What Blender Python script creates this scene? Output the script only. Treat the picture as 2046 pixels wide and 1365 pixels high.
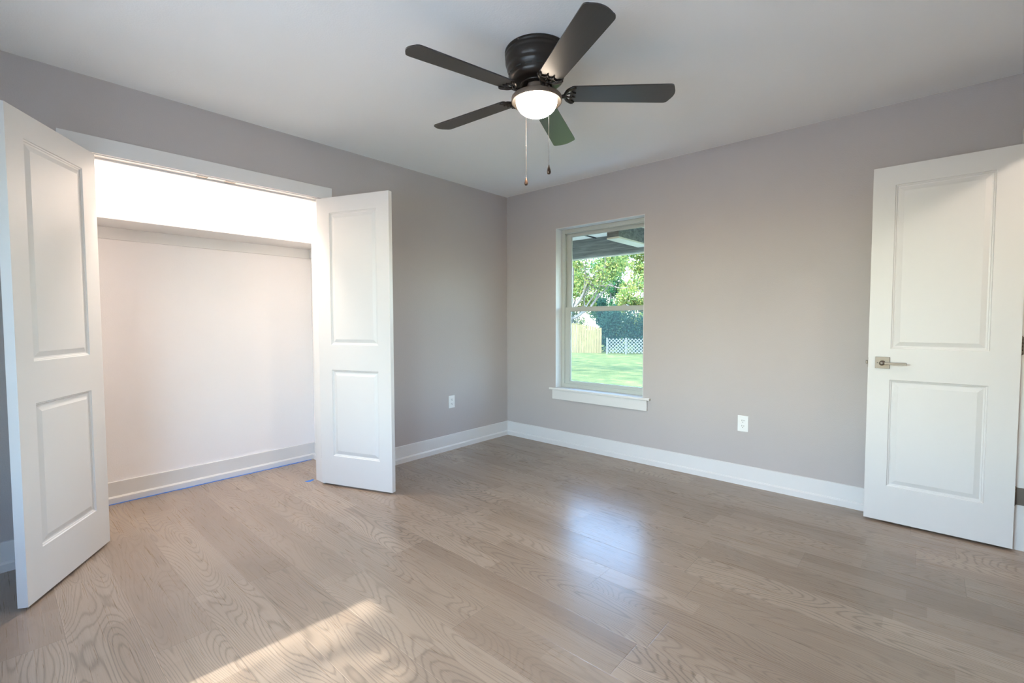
import bpy, bmesh, math, random
from mathutils import Vector, Matrix

# ------------------------------------------------------------------ clear
for _o in list(bpy.data.objects):
    bpy.data.objects.remove(_o, do_unlink=True)
SC = bpy.context.scene
COL = SC.collection
R = math.radians

# ------------------------------------------------------------------ camera, world, sun, exposure
cam_d = bpy.data.cameras.new('camera')
cam = bpy.data.objects.new('camera', cam_d)
COL.objects.link(cam)
cam_d.sensor_fit = 'HORIZONTAL'
cam_d.sensor_width = 36.0
cam_d.lens = 930.26 / 2046.0 * 36.0
cam_d.clip_start = 0.02
cam_d.clip_end = 300
yaw, pitch, roll = 0.727637, -0.0439349, -0.0028488
f = Vector((-math.sin(yaw) * math.cos(pitch), math.cos(yaw) * math.cos(pitch), math.sin(pitch)))
r0 = Vector((math.cos(yaw), math.sin(yaw), 0))
u0 = r0.cross(f)
rr = r0 * math.cos(roll) + u0 * math.sin(roll)
uu = -r0 * math.sin(roll) + u0 * math.cos(roll)
cam.matrix_world = Matrix(((rr.x, uu.x, -f.x, 3.24636), (rr.y, uu.y, -f.y, -3.57068), (rr.z, uu.z, -f.z, 1.17802), (0, 0, 0, 1)))
SC.camera = cam

SC.view_settings.view_transform = 'Standard'
SC.view_settings.look = 'None'
SC.view_settings.gamma = 1
SC.view_settings.exposure = 0.95
SC.view_settings.use_curve_mapping = False
SC.cycles.max_bounces = 12
SC.cycles.diffuse_bounces = 6
SC.cycles.glossy_bounces = 4
SC.cycles.transparent_max_bounces = 12
SC.cycles.caustics_reflective = False
SC.cycles.caustics_refractive = False
SC.cycles.sample_clamp_indirect = 4.0

SUN_ELEV = R(47.9)
world = bpy.data.worlds.new('sky')
SC.world = world
world.use_nodes = True
wn = world.node_tree
wn.nodes.clear()
w_out = wn.nodes.new('ShaderNodeOutputWorld')
w_bg = wn.nodes.new('ShaderNodeBackground')
w_sky = wn.nodes.new('ShaderNodeTexSky')
w_sky.sky_type = 'NISHITA'
w_sky.sun_disc = False
w_sky.sun_elevation = SUN_ELEV
w_sky.sun_rotation = R(180)
w_sky.air_density = 1.2
w_sky.dust_density = 1.5
w_bg.inputs['Strength'].default_value = 1.55
w_tint = wn.nodes.new('ShaderNodeVectorMath')
w_tint.operation = 'MULTIPLY'
w_tint.inputs[1].default_value = (0.82, 0.94, 1.02)
wn.links.new(w_sky.outputs[0], w_tint.inputs[0])
wn.links.new(w_tint.outputs[0], w_bg.inputs[0])
wn.links.new(w_bg.outputs[0], w_out.inputs[0])

def lamp(name, kind, loc, power, color, size=0.1, rot=None, size_y=None):
    d = bpy.data.lights.new(name, kind)
    d.energy = power
    d.color = color
    if kind == 'AREA':
        d.shape = 'RECTANGLE'
        d.size = size
        d.size_y = size_y or size
    elif kind == 'POINT':
        d.shadow_soft_size = size
    o = bpy.data.objects.new(name, d)
    COL.objects.link(o)
    o.location = loc
    if rot is not None:
        o.rotation_euler = rot
    o['kind'] = 'helper'
    return o

sun_dir = Vector((0.046, 1.0, -1.108)).normalized()
sun = lamp('sunlight', 'SUN', (0, -20, 25), 4.3, (1.0, 0.95, 0.86))
sun.rotation_euler = sun_dir.to_track_quat('-Z', 'Y').to_euler()
sun.data.angle = R(0.6)

# ------------------------------------------------------------------ helpers
def lin(r, g, b):
    c = lambda v: (v / 255 / 12.92) if v / 255 <= 0.04045 else ((v / 255 + 0.055) / 1.055) ** 2.4
    return (c(r), c(g), c(b), 1)

class MB:
    """collects boxes, prisms, tubes and lathes into one mesh"""
    def __init__(s):
        s.bm = bmesh.new()
    def box(s, x0, x1, y0, y1, z0, z1, bev=0.0, seg=2):
        t = bmesh.new()
        v = [t.verts.new((x, y, z)) for x in (x0, x1) for y in (y0, y1) for z in (z0, z1)]
        for q in ((0, 1, 3, 2), (4, 6, 7, 5), (0, 4, 5, 1), (2, 3, 7, 6), (0, 2, 6, 4), (1, 5, 7, 3)):
            t.faces.new([v[i] for i in q])
        bmesh.ops.recalc_face_normals(t, faces=t.faces)
        if bev:
            bmesh.ops.bevel(t, geom=t.edges[:], offset=bev, segments=seg, affect='EDGES', profile=0.5)
        s.join(t)
        return s
    def join(s, t, mat=None):
        if mat is not None:
            t.transform(mat)
        me = bpy.data.meshes.new('tmp')
        t.to_mesh(me)
        s.bm.from_mesh(me)
        bpy.data.meshes.remove(me)
        t.free()
    def prism(s, prof, p0, p1, up=Vector((0, 0, 1)), flip=False):
        """profile (out, up) extruded from p0 to p1; 'out' is to the left of the run direction"""
        p0, p1 = Vector(p0), Vector(p1)
        d = (p1 - p0).normalized()
        o = up.cross(d)
        if flip:
            o = -o
        t = bmesh.new()
        a = [t.verts.new(p0 + o * q[0] + up * q[1]) for q in prof]
        b = [t.verts.new(p1 + o * q[0] + up * q[1]) for q in prof]
        n = len(prof)
        for i in range(n):
            t.faces.new((a[i], a[(i + 1) % n], b[(i + 1) % n], b[i]))
        t.faces.new(a)
        t.faces.new(b[::-1])
        bmesh.ops.recalc_face_normals(t, faces=t.faces)
        s.join(t)
        return s
    def lathe(s, prof, c=(0, 0, 0), n=48, mat=None, cap=True):
        t = bmesh.new()
        rings = []
        for (r, z) in prof:
            if r < 1e-5:
                rings.append([t.verts.new((c[0], c[1], c[2] + z))])
            else:
                rings.append([t.verts.new((c[0] + r * math.cos(2 * math.pi * i / n), c[1] + r * math.sin(2 * math.pi * i / n), c[2] + z)) for i in range(n)])
        for A, B in zip(rings, rings[1:]):
            for i in range(n):
                j = (i + 1) % n
                if len(A) == 1 and len(B) == 1:
                    continue
                if len(A) == 1:
                    t.faces.new((A[0], B[i], B[j]))
                elif len(B) == 1:
                    t.faces.new((A[i], A[j], B[0]))
                else:
                    t.faces.new((A[i], A[j], B[j], B[i]))
        if cap:
            for rg in (rings[0], rings[-1]):
                if len(rg) > 2:
                    t.faces.new(rg)
        bmesh.ops.recalc_face_normals(t, faces=t.faces)
        for fc in t.faces:
            fc.smooth = len(fc.verts) <= 4
        s.join(t, mat)
        return s
    def tube(s, pts, rad, n=8, mat=None):
        pts = [Vector(q) for q in pts]
        if not hasattr(rad, '__len__'):
            rad = [rad] * len(pts)
        t = bmesh.new()
        rings = []
        ref = None
        for i, q in enumerate(pts):
            d = (pts[min(i + 1, len(pts) - 1)] - pts[max(i - 1, 0)]).normalized()
            if ref is None:
                ref = Vector((0, 0, 1)) if abs(d.z) < 0.9 else Vector((1, 0, 0))
            a = d.cross(ref).normalized()
            b = d.cross(a).normalized()
            ref = -b if False else ref
            rings.append([t.verts.new(q + (a * math.cos(2 * math.pi * k / n) + b * math.sin(2 * math.pi * k / n)) * rad[i]) for k in range(n)])
        for A, B in zip(rings, rings[1:]):
            for i in range(n):
                j = (i + 1) % n
                t.faces.new((A[i], A[j], B[j], B[i]))
        t.faces.new(rings[0][::-1])
        t.faces.new(rings[-1])
        bmesh.ops.recalc_face_normals(t, faces=t.faces)
        for fc in t.faces:
            fc.smooth = len(fc.verts) == 4
        s.join(t, mat)
        return s
    def build(s, name, mat, parent=None):
        me = bpy.data.meshes.new(name)
        s.bm.to_mesh(me)
        s.bm.free()
        o = bpy.data.objects.new(name, me)
        COL.objects.link(o)
        me.materials.append(mat)
        if parent is not None:
            o.parent = parent
        return o

def tag(o, label=None, cat=None, group=None, kind=None):
    if label: o['label'] = label
    if cat: o['category'] = cat
    if group: o['group'] = group
    if kind: o['kind'] = kind
    return o

def empty(name, loc=(0, 0, 0), rz=0.0):
    o = bpy.data.objects.new(name, None)
    COL.objects.link(o)
    o.location = loc
    o.rotation_euler = (0, 0, rz)
    o.empty_display_size = 0.05
    return o

# ------------------------------------------------------------------ materials
def new_mat(name):
    m = bpy.data.materials.new(name)
    m.use_nodes = True
    nt = m.node_tree
    return m, nt, nt.nodes['Principled BSDF']

def N(nt, t, **kw):
    n = nt.nodes.new(t)
    for k, v in kw.items():
        setattr(n, k, v)
    return n

def paint(name, col, rough=0.5, bump=0.0, scale=200.0, spec=0.5, mottle=0.0):
    m, nt, b = new_mat(name)
    b.inputs['Base Color'].default_value = (*col[:3], 1)
    b.inputs['Roughness'].default_value = rough
    b.inputs['Specular IOR Level'].default_value = spec
    tc = N(nt, 'ShaderNodeTexCoord')
    if bump:
        no = N(nt, 'ShaderNodeTexNoise')
        no.inputs['Scale'].default_value = scale
        no.inputs['Detail'].default_value = 3
        bp = N(nt, 'ShaderNodeBump')
        bp.inputs['Strength'].default_value = bump
        bp.inputs['Distance'].default_value = 0.002
        nt.links.new(tc.outputs['Object'], no.inputs['Vector'])
        nt.links.new(no.outputs['Fac'], bp.inputs['Height'])
        nt.links.new(bp.outputs['Normal'], b.inputs['Normal'])
    if mottle:
        n2 = N(nt, 'ShaderNodeTexNoise')
        n2.inputs['Scale'].default_value = 2.3
        n2.inputs['Detail'].default_value = 4
        mr = N(nt, 'ShaderNodeMapRange')
        mr.inputs['To Min'].default_value = 1 - mottle
        mr.inputs['To Max'].default_value = 1 + mottle
        mx = N(nt, 'ShaderNodeVectorMath', operation='SCALE')
        mx.inputs[0].default_value = col[:3]
        nt.links.new(tc.outputs['Object'], n2.inputs['Vector'])
        nt.links.new(n2.outputs['Fac'], mr.inputs['Value'])
        nt.links.new(mr.outputs[0], mx.inputs['Scale'])
        nt.links.new(mx.outputs[0], b.inputs['Base Color'])
    return m

M = {}
M['wall'] = paint('greige_wall_paint', (0.478, 0.441, 0.430), 0.75, 0.35, 170, 0.3, 0.02)
M['ceiling'] = paint('ceiling_paint', (0.91, 0.91, 0.90), 0.85, 0.30, 130, 0.2, 0.01)
M['trim'] = paint('white_trim_paint', (0.72, 0.71, 0.70), 0.38, 0.05, 90, 0.5)
M['door'] = paint('white_door_paint', (0.67, 0.66, 0.65), 0.42, 0.06, 120, 0.5)
M['closet'] = paint('closet_white_paint', (0.86, 0.833, 0.830), 0.7, 0.3, 150, 0.3, 0.025)
M['plastic'] = paint('white_plastic', (0.82, 0.82, 0.80), 0.3, 0.02, 60)
M['vinyl'] = paint('window_vinyl', (0.48, 0.50, 0.46), 0.4, 0.03, 60)
M['slot'] = paint('dark_slot', (0.02, 0.02, 0.02), 0.6, 0.02, 60)
M['tape'] = paint('blue_tape', (0.03, 0.16, 0.55), 0.6, 0.2, 220, 0.3, 0.12)
M['concrete'] = paint('patio_concrete', (0.45, 0.44, 0.41), 0.9, 0.4, 40, 0.2, 0.08)

M['reflector'] = paint('bounce_concrete', (0.62, 0.61, 0.58), 0.9, 0.4, 40, 0.2, 0.08)  # pale surface added out of view to bounce light indoors
def metal(name, col, rough, metallic=1.0, streak=0.06):
    m, nt, b = new_mat(name)
    b.inputs['Base Color'].default_value = (*col, 1)
    b.inputs['Metallic'].default_value = metallic
    tc = N(nt, 'ShaderNodeTexCoord')
    no = N(nt, 'ShaderNodeTexNoise')
    no.inputs['Scale'].default_value = 35
    mr = N(nt, 'ShaderNodeMapRange')
    mr.inputs['To Min'].default_value = rough - streak
    mr.inputs['To Max'].default_value = rough + streak
    nt.links.new(tc.outputs['Object'], no.inputs['Vector'])
    nt.links.new(no.outputs['Fac'], mr.inputs['Value'])
    nt.links.new(mr.outputs[0], b.inputs['Roughness'])
    return m

M['nickel'] = metal('satin_nickel', (0.19, 0.162, 0.140), 0.44)
M['bronze'] = metal('oil_rubbed_bronze', (0.022, 0.017, 0.014), 0.32, 0.35, 0.05)
M['pan'] = metal('brown_bronze_pan', (0.17, 0.125, 0.095), 0.5, 0.3, 0.05)
M['rim'] = metal('dark_inner_rim', (0.026, 0.020, 0.015), 0.6, 0.0)
M['chain'] = metal('chain_metal', (0.14, 0.115, 0.10), 0.35, 0.7)
M['fob'] = metal('chain_fob', (0.07, 0.042, 0.03), 0.28, 0.4)

def blade_mat():
    m, nt, b = new_mat('espresso_blade')
    tc = N(nt, 'ShaderNodeTexCoord')
    mp = N(nt, 'ShaderNodeMapping')
    mp.inputs['Scale'].default_value = (6, 90, 20)
    no = N(nt, 'ShaderNodeTexNoise')
    no.inputs['Scale'].default_value = 1.0
    no.inputs['Detail'].default_value = 5
    cr = N(nt, 'ShaderNodeValToRGB')
    cr.color_ramp.elements[0].color = (0.022, 0.020, 0.020, 1)
    cr.color_ramp.elements[1].color = (0.034, 0.031, 0.030, 1)
    nt.links.new(tc.outputs['Object'], mp.inputs['Vector'])
    nt.links.new(mp.outputs[0], no.inputs['Vector'])
    nt.links.new(no.outputs['Fac'], cr.inputs[0])
    nt.links.new(cr.outputs[0], b.inputs['Base Color'])
    b.inputs['Roughness'].default_value = 0.30
    b.inputs['IOR'].default_value = 1.6
    return m
M['blade'] = blade_mat()

def lamp_glass(name, col, hot, cool):
    """lit frosted glass: brighter close to the bulb behind it"""
    m, nt, b = new_mat(name)
    b.inputs['Base Color'].default_value = (0.8, 0.76, 0.68, 1)
    b.inputs['Roughness'].default_value = 0.35
    tc = N(nt, 'ShaderNodeTexCoord')
    ln = N(nt, 'ShaderNodeVectorMath', operation='LENGTH')
    mp = N(nt, 'ShaderNodeMapping')
    mp.inputs['Scale'].default_value = (1, 1, 0)
    mr = N(nt, 'ShaderNodeMapRange')
    mr.inputs['From Min'].default_value = 0.025
    mr.inputs['From Max'].default_value = 0.085
    mr.inputs['To Min'].default_value = hot
    mr.inputs['To Max'].default_value = cool
    nt.links.new(tc.outputs['Object'], mp.inputs['Vector'])
    nt.links.new(mp.outputs[0], ln.inputs[0])
    nt.links.new(ln.outputs['Value'], mr.inputs['Value'])
    nt.links.new(mr.outputs[0], b.inputs['Emission Strength'])
    b.inputs['Emission Color'].default_value = (*col, 1)
    return m
M['bowl'] = lamp_glass('lit_frosted_bowl', (1.0, 0.83, 0.655), 270.0, 11.5)
M['dome'] = lamp_glass('lit_ceiling_dome', (1.0, 0.85, 0.68), 6.0, 5.0)

def glass_mat(name, tint, fac_scale=1.0):
    m = bpy.data.materials.new(name)
    m.use_nodes = True
    nt = m.node_tree
    nt.nodes.clear()
    out = N(nt, 'ShaderNodeOutputMaterial')
    tr = N(nt, 'ShaderNodeBsdfTransparent')
    tr.inputs[0].default_value = (*tint, 1)
    gl = N(nt, 'ShaderNodeBsdfGlossy')
    gl.inputs['Roughness'].default_value = 0.02
    fr = N(nt, 'ShaderNodeFresnel')
    fr.inputs['IOR'].default_value = 1.45
    mx = N(nt, 'ShaderNodeMixShader')
    ge = N(nt, 'ShaderNodeNewGeometry')     # reflect only where light enters a face, not on the way out
    iv = N(nt, 'ShaderNodeMath', operation='SUBTRACT')
    iv.inputs[0].default_value = 1.0
    ml = N(nt, 'ShaderNodeMath', operation='MULTIPLY')
    nt.links.new(ge.outputs['Backfacing'], iv.inputs[1])
    nt.links.new(fr.outputs[0], ml.inputs[0])
    nt.links.new(iv.outputs[0], ml.inputs[1])
    nt.links.new(ml.outputs[0], mx.inputs[0])
    nt.links.new(tr.outputs[0], mx.inputs[1])
    nt.links.new(gl.outputs[0], mx.inputs[2])
    nt.links.new(mx.outputs[0], out.inputs[0])
    return m
M['glass'] = glass_mat('window_glass', (0.965, 0.99, 0.99))

def screen_mat():
    m = bpy.data.materials.new('insect_screen_mesh')
    m.use_nodes = True
    nt = m.node_tree
    nt.nodes.clear()
    out = N(nt, 'ShaderNodeOutputMaterial')
    tr = N(nt, 'ShaderNodeBsdfTransparent')
    df = N(nt, 'ShaderNodeBsdfDiffuse')
    df.inputs[0].default_value = (0.09, 0.11, 0.12, 1)
    tl = N(nt, 'ShaderNodeBsdfTranslucent')
    tl.inputs[0].default_value = (0.10, 0.135, 0.145, 1)
    ad = N(nt, 'ShaderNodeAddShader')
    mx = N(nt, 'ShaderNodeMixShader')
    mx.inputs[0].default_value = 0.13
    nt.links.new(df.outputs[0], ad.inputs[0])
    nt.links.new(tl.outputs[0], ad.inputs[1])
    nt.links.new(tr.outputs[0], mx.inputs[1])
    nt.links.new(ad.outputs[0], mx.inputs[2])
    nt.links.new(mx.outputs[0], out.inputs[0])
    return m
M['screen'] = screen_mat()

def floor_mat():
    m, nt, b = new_mat('oak_plank_floor')
    L = nt.links.new
    PW, PL = 0.1975, 1.22
    tc = N(nt, 'ShaderNodeTexCoord')
    sp = N(nt, 'ShaderNodeSeparateXYZ')
    L(tc.outputs['Object'], sp.inputs[0])
    def mth(op, a, bb=None, c=None):
        n = N(nt, 'ShaderNodeMath', operation=op)
        for i, v in enumerate((a, bb, c)):
            if v is None: continue
            if isinstance(v, (int, float)): n.inputs[i].default_value = v
            else: L(v, n.inputs[i])
        return n.outputs[0]
    v = mth('DIVIDE', mth('ADD', sp.outputs['Y'], 20 * PW - 0.135), PW)
    row = mth('FLOOR', v)
    fy = mth('FRACT', v)
    wr = N(nt, 'ShaderNodeTexWhiteNoise', noise_dimensions='1D')
    L(row, wr.inputs['W'])
    u = mth('ADD', mth('DIVIDE', mth('ADD', sp.outputs['X'], 10), PL), mth('MULTIPLY', wr.outputs['Value'], 7.3))
    colm = mth('FLOOR', u)
    fx = mth('FRACT', u)
    cv = N(nt, 'ShaderNodeCombineXYZ')
    L(row, cv.inputs[0]); L(colm, cv.inputs[1])
    wid = N(nt, 'ShaderNodeTexWhiteNoise', noise_dimensions='2D')
    L(cv.outputs[0], wid.inputs['Vector'])
    rid = wid.outputs['Value']
    sc = N(nt, 'ShaderNodeSeparateColor')
    L(wid.outputs['Color'], sc.inputs[0])
    # per plank offset coordinates
    ox = mth('ADD', sp.outputs['X'], mth('MULTIPLY', rid, 40))
    oy = mth('ADD', sp.outputs['Y'], mth('MULTIPLY', sc.outputs[1], 30))
    # cathedral grain: contour lines of stretched noise
    c1 = N(nt, 'ShaderNodeCombineXYZ')
    L(mth('MULTIPLY', ox, 0.85), c1.inputs[0]); L(mth('MULTIPLY', oy, 5.0), c1.inputs[1])
    n1 = N(nt, 'ShaderNodeTexNoise')
    n1.inputs['Scale'].default_value = 1.0
    n1.inputs['Detail'].default_value = 1.2
    n1.inputs['Roughness'].default_value = 0.45
    L(c1.outputs[0], n1.inputs['Vector'])
    c2 = N(nt, 'ShaderNodeCombineXYZ')
    L(mth('MULTIPLY', ox, 3.0), c2.inputs[0]); L(mth('MULTIPLY', oy, 170.0), c2.inputs[1])
    n2 = N(nt, 'ShaderNodeTexNoise')
    n2.inputs['Scale'].default_value = 1.0
    n2.inputs['Detail'].default_value = 5.0
    n2.inputs['Roughness'].default_value = 0.6
    n2.inputs['Distortion'].default_value = 0.3
    L(c2.outputs[0], n2.inputs['Vector'])
    ring = mth('SINE', mth('MULTIPLY', mth('ADD', n1.outputs['Fac'], mth('MULTIPLY', n2.outputs['Fac'], 0.010)), 300.0))
    ring = mth('POWER', mth('ADD', mth('MULTIPLY', ring, 0.5), 0.5), 5.0)
    n3 = N(nt, 'ShaderNodeTexNoise')
    n3.inputs['Scale'].default_value = 1.0
    n3.inputs['Detail'].default_value = 3.0
    c3 = N(nt, 'ShaderNodeCombineXYZ')
    L(mth('MULTIPLY', ox, 1.2), c3.inputs[0]); L(mth('MULTIPLY', oy, 13.0), c3.inputs[1])
    L(c3.outputs[0], n3.inputs['Vector'])
    # tone
    cr = N(nt, 'ShaderNodeValToRGB')
    e = cr.color_ramp.elements
    e[0].position = 0.0; e[0].color = (0.235, 0.166, 0.118, 1)
    e[1].position = 1.0; e[1].color = (0.500, 0.390, 0.302, 1)
    e2 = cr.color_ramp.elements.new(0.5); e2.color = (0.355, 0.268, 0.203, 1)
    # each plank shows strips with tones of their own
    v2 = mth('MULTIPLY', v, 2.0)
    row2 = mth('FLOOR', v2)
    wr2 = N(nt, 'ShaderNodeTexWhiteNoise', noise_dimensions='1D')
    L(mth('ADD', row2, 0.37), wr2.inputs['W'])
    u2 = mth('ADD', mth('DIVIDE', mth('ADD', sp.outputs['X'], 10), 0.72), mth('MULTIPLY', wr2.outputs['Value'], 5.1))
    cv2 = N(nt, 'ShaderNodeCombineXYZ')
    L(row2, cv2.inputs[0]); L(mth('FLOOR', u2), cv2.inputs[1]); 
    wid2 = N(nt, 'ShaderNodeTexWhiteNoise', noise_dimensions='2D')
    L(cv2.outputs[0], wid2.inputs['Vector'])
    tone = mth('ADD', mth('MULTIPLY', rid, 0.36), mth('ADD', mth('MULTIPLY', wid2.outputs['Value'], 0.34), mth('MULTIPLY', n3.outputs['Fac'], 0.30)))
    L(tone, cr.inputs[0])
    amt = mth('MULTIPLY', sc.outputs[0], 0.26)
    k = mth('SUBTRACT', 0.86, mth('ADD', mth('MULTIPLY', ring, mth('ADD', amt, 0.05)), mth('MULTIPLY', mth('POWER', n2.outputs['Fac'], 2.0), 0.34)))
    # seams
    ey = mth('MULTIPLY', mth('MINIMUM', fy, mth('SUBTRACT', 1.0, fy)), PW)
    ex = mth('MULTIPLY', mth('MINIMUM', fx, mth('SUBTRACT', 1.0, fx)), PL)
    ed = mth('MINIMUM', ey, ex)
    sm = N(nt, 'ShaderNodeMapRange')
    sm.inputs['From Min'].default_value = 0.0005
    sm.inputs['From Max'].default_value = 0.0016
    sm.inputs['To Min'].default_value = 0.72
    sm.inputs['To Max'].default_value = 1.0
    L(ed, sm.inputs['Value'])
    vm = N(nt, 'ShaderNodeVectorMath', operation='SCALE')
    L(cr.outputs[0], vm.inputs[0])
    # painted bevel highlight: pale edge along the long seam of some rows
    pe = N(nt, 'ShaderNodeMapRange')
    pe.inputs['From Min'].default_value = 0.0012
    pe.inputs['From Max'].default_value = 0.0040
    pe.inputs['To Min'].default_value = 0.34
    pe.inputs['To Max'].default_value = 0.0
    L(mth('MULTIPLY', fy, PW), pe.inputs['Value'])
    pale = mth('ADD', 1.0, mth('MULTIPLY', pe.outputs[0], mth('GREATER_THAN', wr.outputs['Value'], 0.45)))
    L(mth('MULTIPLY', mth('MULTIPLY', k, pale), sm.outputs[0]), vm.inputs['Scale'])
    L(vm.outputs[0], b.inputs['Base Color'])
    rg = mth('ADD', 0.22, mth('MULTIPLY', n2.outputs['Fac'], 0.14))
    L(rg, b.inputs['Roughness'])
    b.inputs['Specular IOR Level'].default_value = 0.5
    b.inputs['Coat Weight'].default_value = 0.35
    b.inputs['Coat Roughness'].default_value = 0.24
    sb = N(nt, 'ShaderNodeMapRange')
    sb.inputs['From Max'].default_value = 0.003
    L(ed, sb.inputs['Value'])
    h = mth('ADD', sb.outputs[0], mth('ADD', mth('MULTIPLY', n2.outputs['Fac'], 0.10), mth('MULTIPLY', ring, -0.04)))
    bp = N(nt, 'ShaderNodeBump')
    bp.inputs['Strength'].default_value = 0.35
    bp.inputs['Distance'].default_value = 0.0012
    L(h, bp.inputs['Height'])
    L(bp.outputs[0], b.inputs['Normal'])
    return m
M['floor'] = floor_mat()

def wood_mat(name, c0, c1, scale=(3, 3, 40), rough=0.8, axis_noise=1.0):
    m, nt, b = new_mat(name)
    tc = N(nt, 'ShaderNodeTexCoord')
    mp = N(nt, 'ShaderNodeMapping')
    mp.inputs['Scale'].default_value = scale
    no = N(nt, 'ShaderNodeTexNoise')
    no.inputs['Scale'].default_value = axis_noise
    no.inputs['Detail'].default_value = 6
    no.inputs['Roughness'].default_value = 0.65
    no.inputs['Distortion'].default_value = 0.4
    cr = N(nt, 'ShaderNodeValToRGB')
    cr.color_ramp.elements[0].position = 0.32
    cr.color_ramp.elements[1].position = 0.68
    cr.color_ramp.elements[0].color = (*c0, 1)
    cr.color_ramp.elements[1].color = (*c1, 1)
    nt.links.new(tc.outputs['Object'], mp.inputs['Vector'])
    nt.links.new(mp.outputs[0], no.inputs['Vector'])
    nt.links.new(no.outputs['Fac'], cr.inputs[0])
    nt.links.new(cr.outputs[0], b.inputs['Base Color'])
    b.inputs['Roughness'].default_value = rough
    b.inputs['Specular IOR Level'].default_value = 0.15
    return m
M['beam'] = wood_mat('weathered_beam_wood', (0.10, 0.105, 0.10), (0.27, 0.27, 0.25), (3, 20, 45))
M['soffit'] = wood_mat('cream_porch_ceiling', (0.66, 0.62, 0.50), (0.78, 0.74, 0.62), (2, 2, 2))
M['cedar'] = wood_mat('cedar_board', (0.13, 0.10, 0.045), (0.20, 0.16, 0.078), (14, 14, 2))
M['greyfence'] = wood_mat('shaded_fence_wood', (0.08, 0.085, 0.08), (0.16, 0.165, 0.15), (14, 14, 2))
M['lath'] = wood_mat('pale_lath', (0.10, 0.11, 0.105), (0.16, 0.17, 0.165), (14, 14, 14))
M['bark'] = wood_mat('tree_bark', (0.09, 0.08, 0.07), (0.20, 0.18, 0.16), (12, 12, 3))

def grass_mat():
    m, nt, b = new_mat('lawn_grass')
    tc = N(nt, 'ShaderNodeTexCoord')
    n1 = N(nt, 'ShaderNodeTexNoise'); n1.inputs['Scale'].default_value = 1.6; n1.inputs['Detail'].default_value = 8; n1.inputs['Roughness'].default_value = 0.7
    cr = N(nt, 'ShaderNodeValToRGB')
    e = cr.color_ramp.elements
    e[0].position = 0.30; e[0].color = (0.045, 0.070, 0.024, 1)
    e[1].position = 0.72; e[1].color = (0.22, 0.195, 0.070, 1)
    q = e.new(0.5); q.color = (0.10, 0.118, 0.042, 1)
    nt.links.new(tc.outputs['Object'], n1.inputs['Vector'])
    nt.links.new(n1.outputs['Fac'], cr.inputs[0])
    nt.links.new(cr.outputs[0], b.inputs['Base Color'])
    b.inputs['Roughness'].default_value = 1.0
    b.inputs['Specular IOR Level'].default_value = 0.0
    n2 = N(nt, 'ShaderNodeTexNoise'); n2.inputs['Scale'].default_value = 22; n2.inputs['Detail'].default_value = 4
    bp = N(nt, 'ShaderNodeBump'); bp.inputs['Strength'].default_value = 0.8; bp.inputs['Distance'].default_value = 0.06
    nt.links.new(tc.outputs['Object'], n2.inputs['Vector'])
    nt.links.new(n2.outputs['Fac'], bp.inputs['Height'])
    nt.links.new(bp.outputs[0], b.inputs['Normal'])
    return m
M['grass'] = grass_mat()

def leaf_mat(name, cols):
    m = bpy.data.materials.new(name)
    m.use_nodes = True
    nt = m.node_tree
    nt.nodes.clear()
    out = N(nt, 'ShaderNodeOutputMaterial')
    ge = N(nt, 'ShaderNodeNewGeometry')
    cr = N(nt, 'ShaderNodeValToRGB')
    e = cr.color_ramp.elements
    e[0].position = 0; e[0].color = (*cols[0], 1)
    e[1].position = 1; e[1].color = (*cols[-1], 1)
    for i, c in enumerate(cols[1:-1]):
        q = e.new((i + 1) / (len(cols) - 1)); q.color = (*c, 1)
    df = N(nt, 'ShaderNodeBsdfDiffuse')
    tl = N(nt, 'ShaderNodeBsdfTranslucent')
    mx = N(nt, 'ShaderNodeMixShader'); mx.inputs[0].default_value = 0.42
    nt.links.new(ge.outputs['Random Per Island'], cr.inputs[0])
    nt.links.new(cr.outputs[0], df.inputs[0])
    nt.links.new(cr.outputs[0], tl.inputs[0])
    nt.links.new(df.outputs[0], mx.inputs[1])
    nt.links.new(tl.outputs[0], mx.inputs[2])
    nt.links.new(mx.outputs[0], out.inputs[0])
    return m
M['leaf_y'] = leaf_mat('yellow_green_leaves', [(0.07, 0.14, 0.05), (0.16, 0.22, 0.06), (0.27, 0.25, 0.08), (0.10, 0.19, 0.08)])
M['leaf_g'] = leaf_mat('green_leaves', [(0.025, 0.10, 0.045), (0.06, 0.18, 0.08), (0.14, 0.22, 0.09), (0.04, 0.14, 0.08)])
M['leaf_d'] = leaf_mat('dark_ivy_leaves', [(0.010, 0.034, 0.028), (0.02, 0.055, 0.042), (0.035, 0.075, 0.05)])

# ------------------------------------------------------------------ room shell
W, D, H = 3.605, 4.25, 2.44
CX = -0.688                       # closet back wall
OY0, OY1, OZ = -3.21, -1.985, 2.047
CY0, CY1 = -3.50, -1.73           # closet side walls

def struct(o, label, cat):
    return tag(o, label, cat, kind='structure')

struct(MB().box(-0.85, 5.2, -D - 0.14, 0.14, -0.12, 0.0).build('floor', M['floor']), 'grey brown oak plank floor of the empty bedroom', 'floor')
struct(MB().box(-0.85, 5.2, -D - 0.14, 0.14, H, H + 0.15).build('ceiling', M['ceiling']), 'smooth white painted bedroom ceiling', 'ceiling')
# left wall with the closet opening
JT = 0.019
m = MB()
m.box(-0.115, 0, OY1 + JT, 0, 0, H)
m.box(-0.115, 0, -D, OY0 - JT, 0, H)
m.box(-0.115, 0, OY0 - JT, OY1 + JT, OZ + JT, H)
struct(m.build('wall_left', M['wall']), 'greige painted wall with the closet opening', 'wall')
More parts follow.
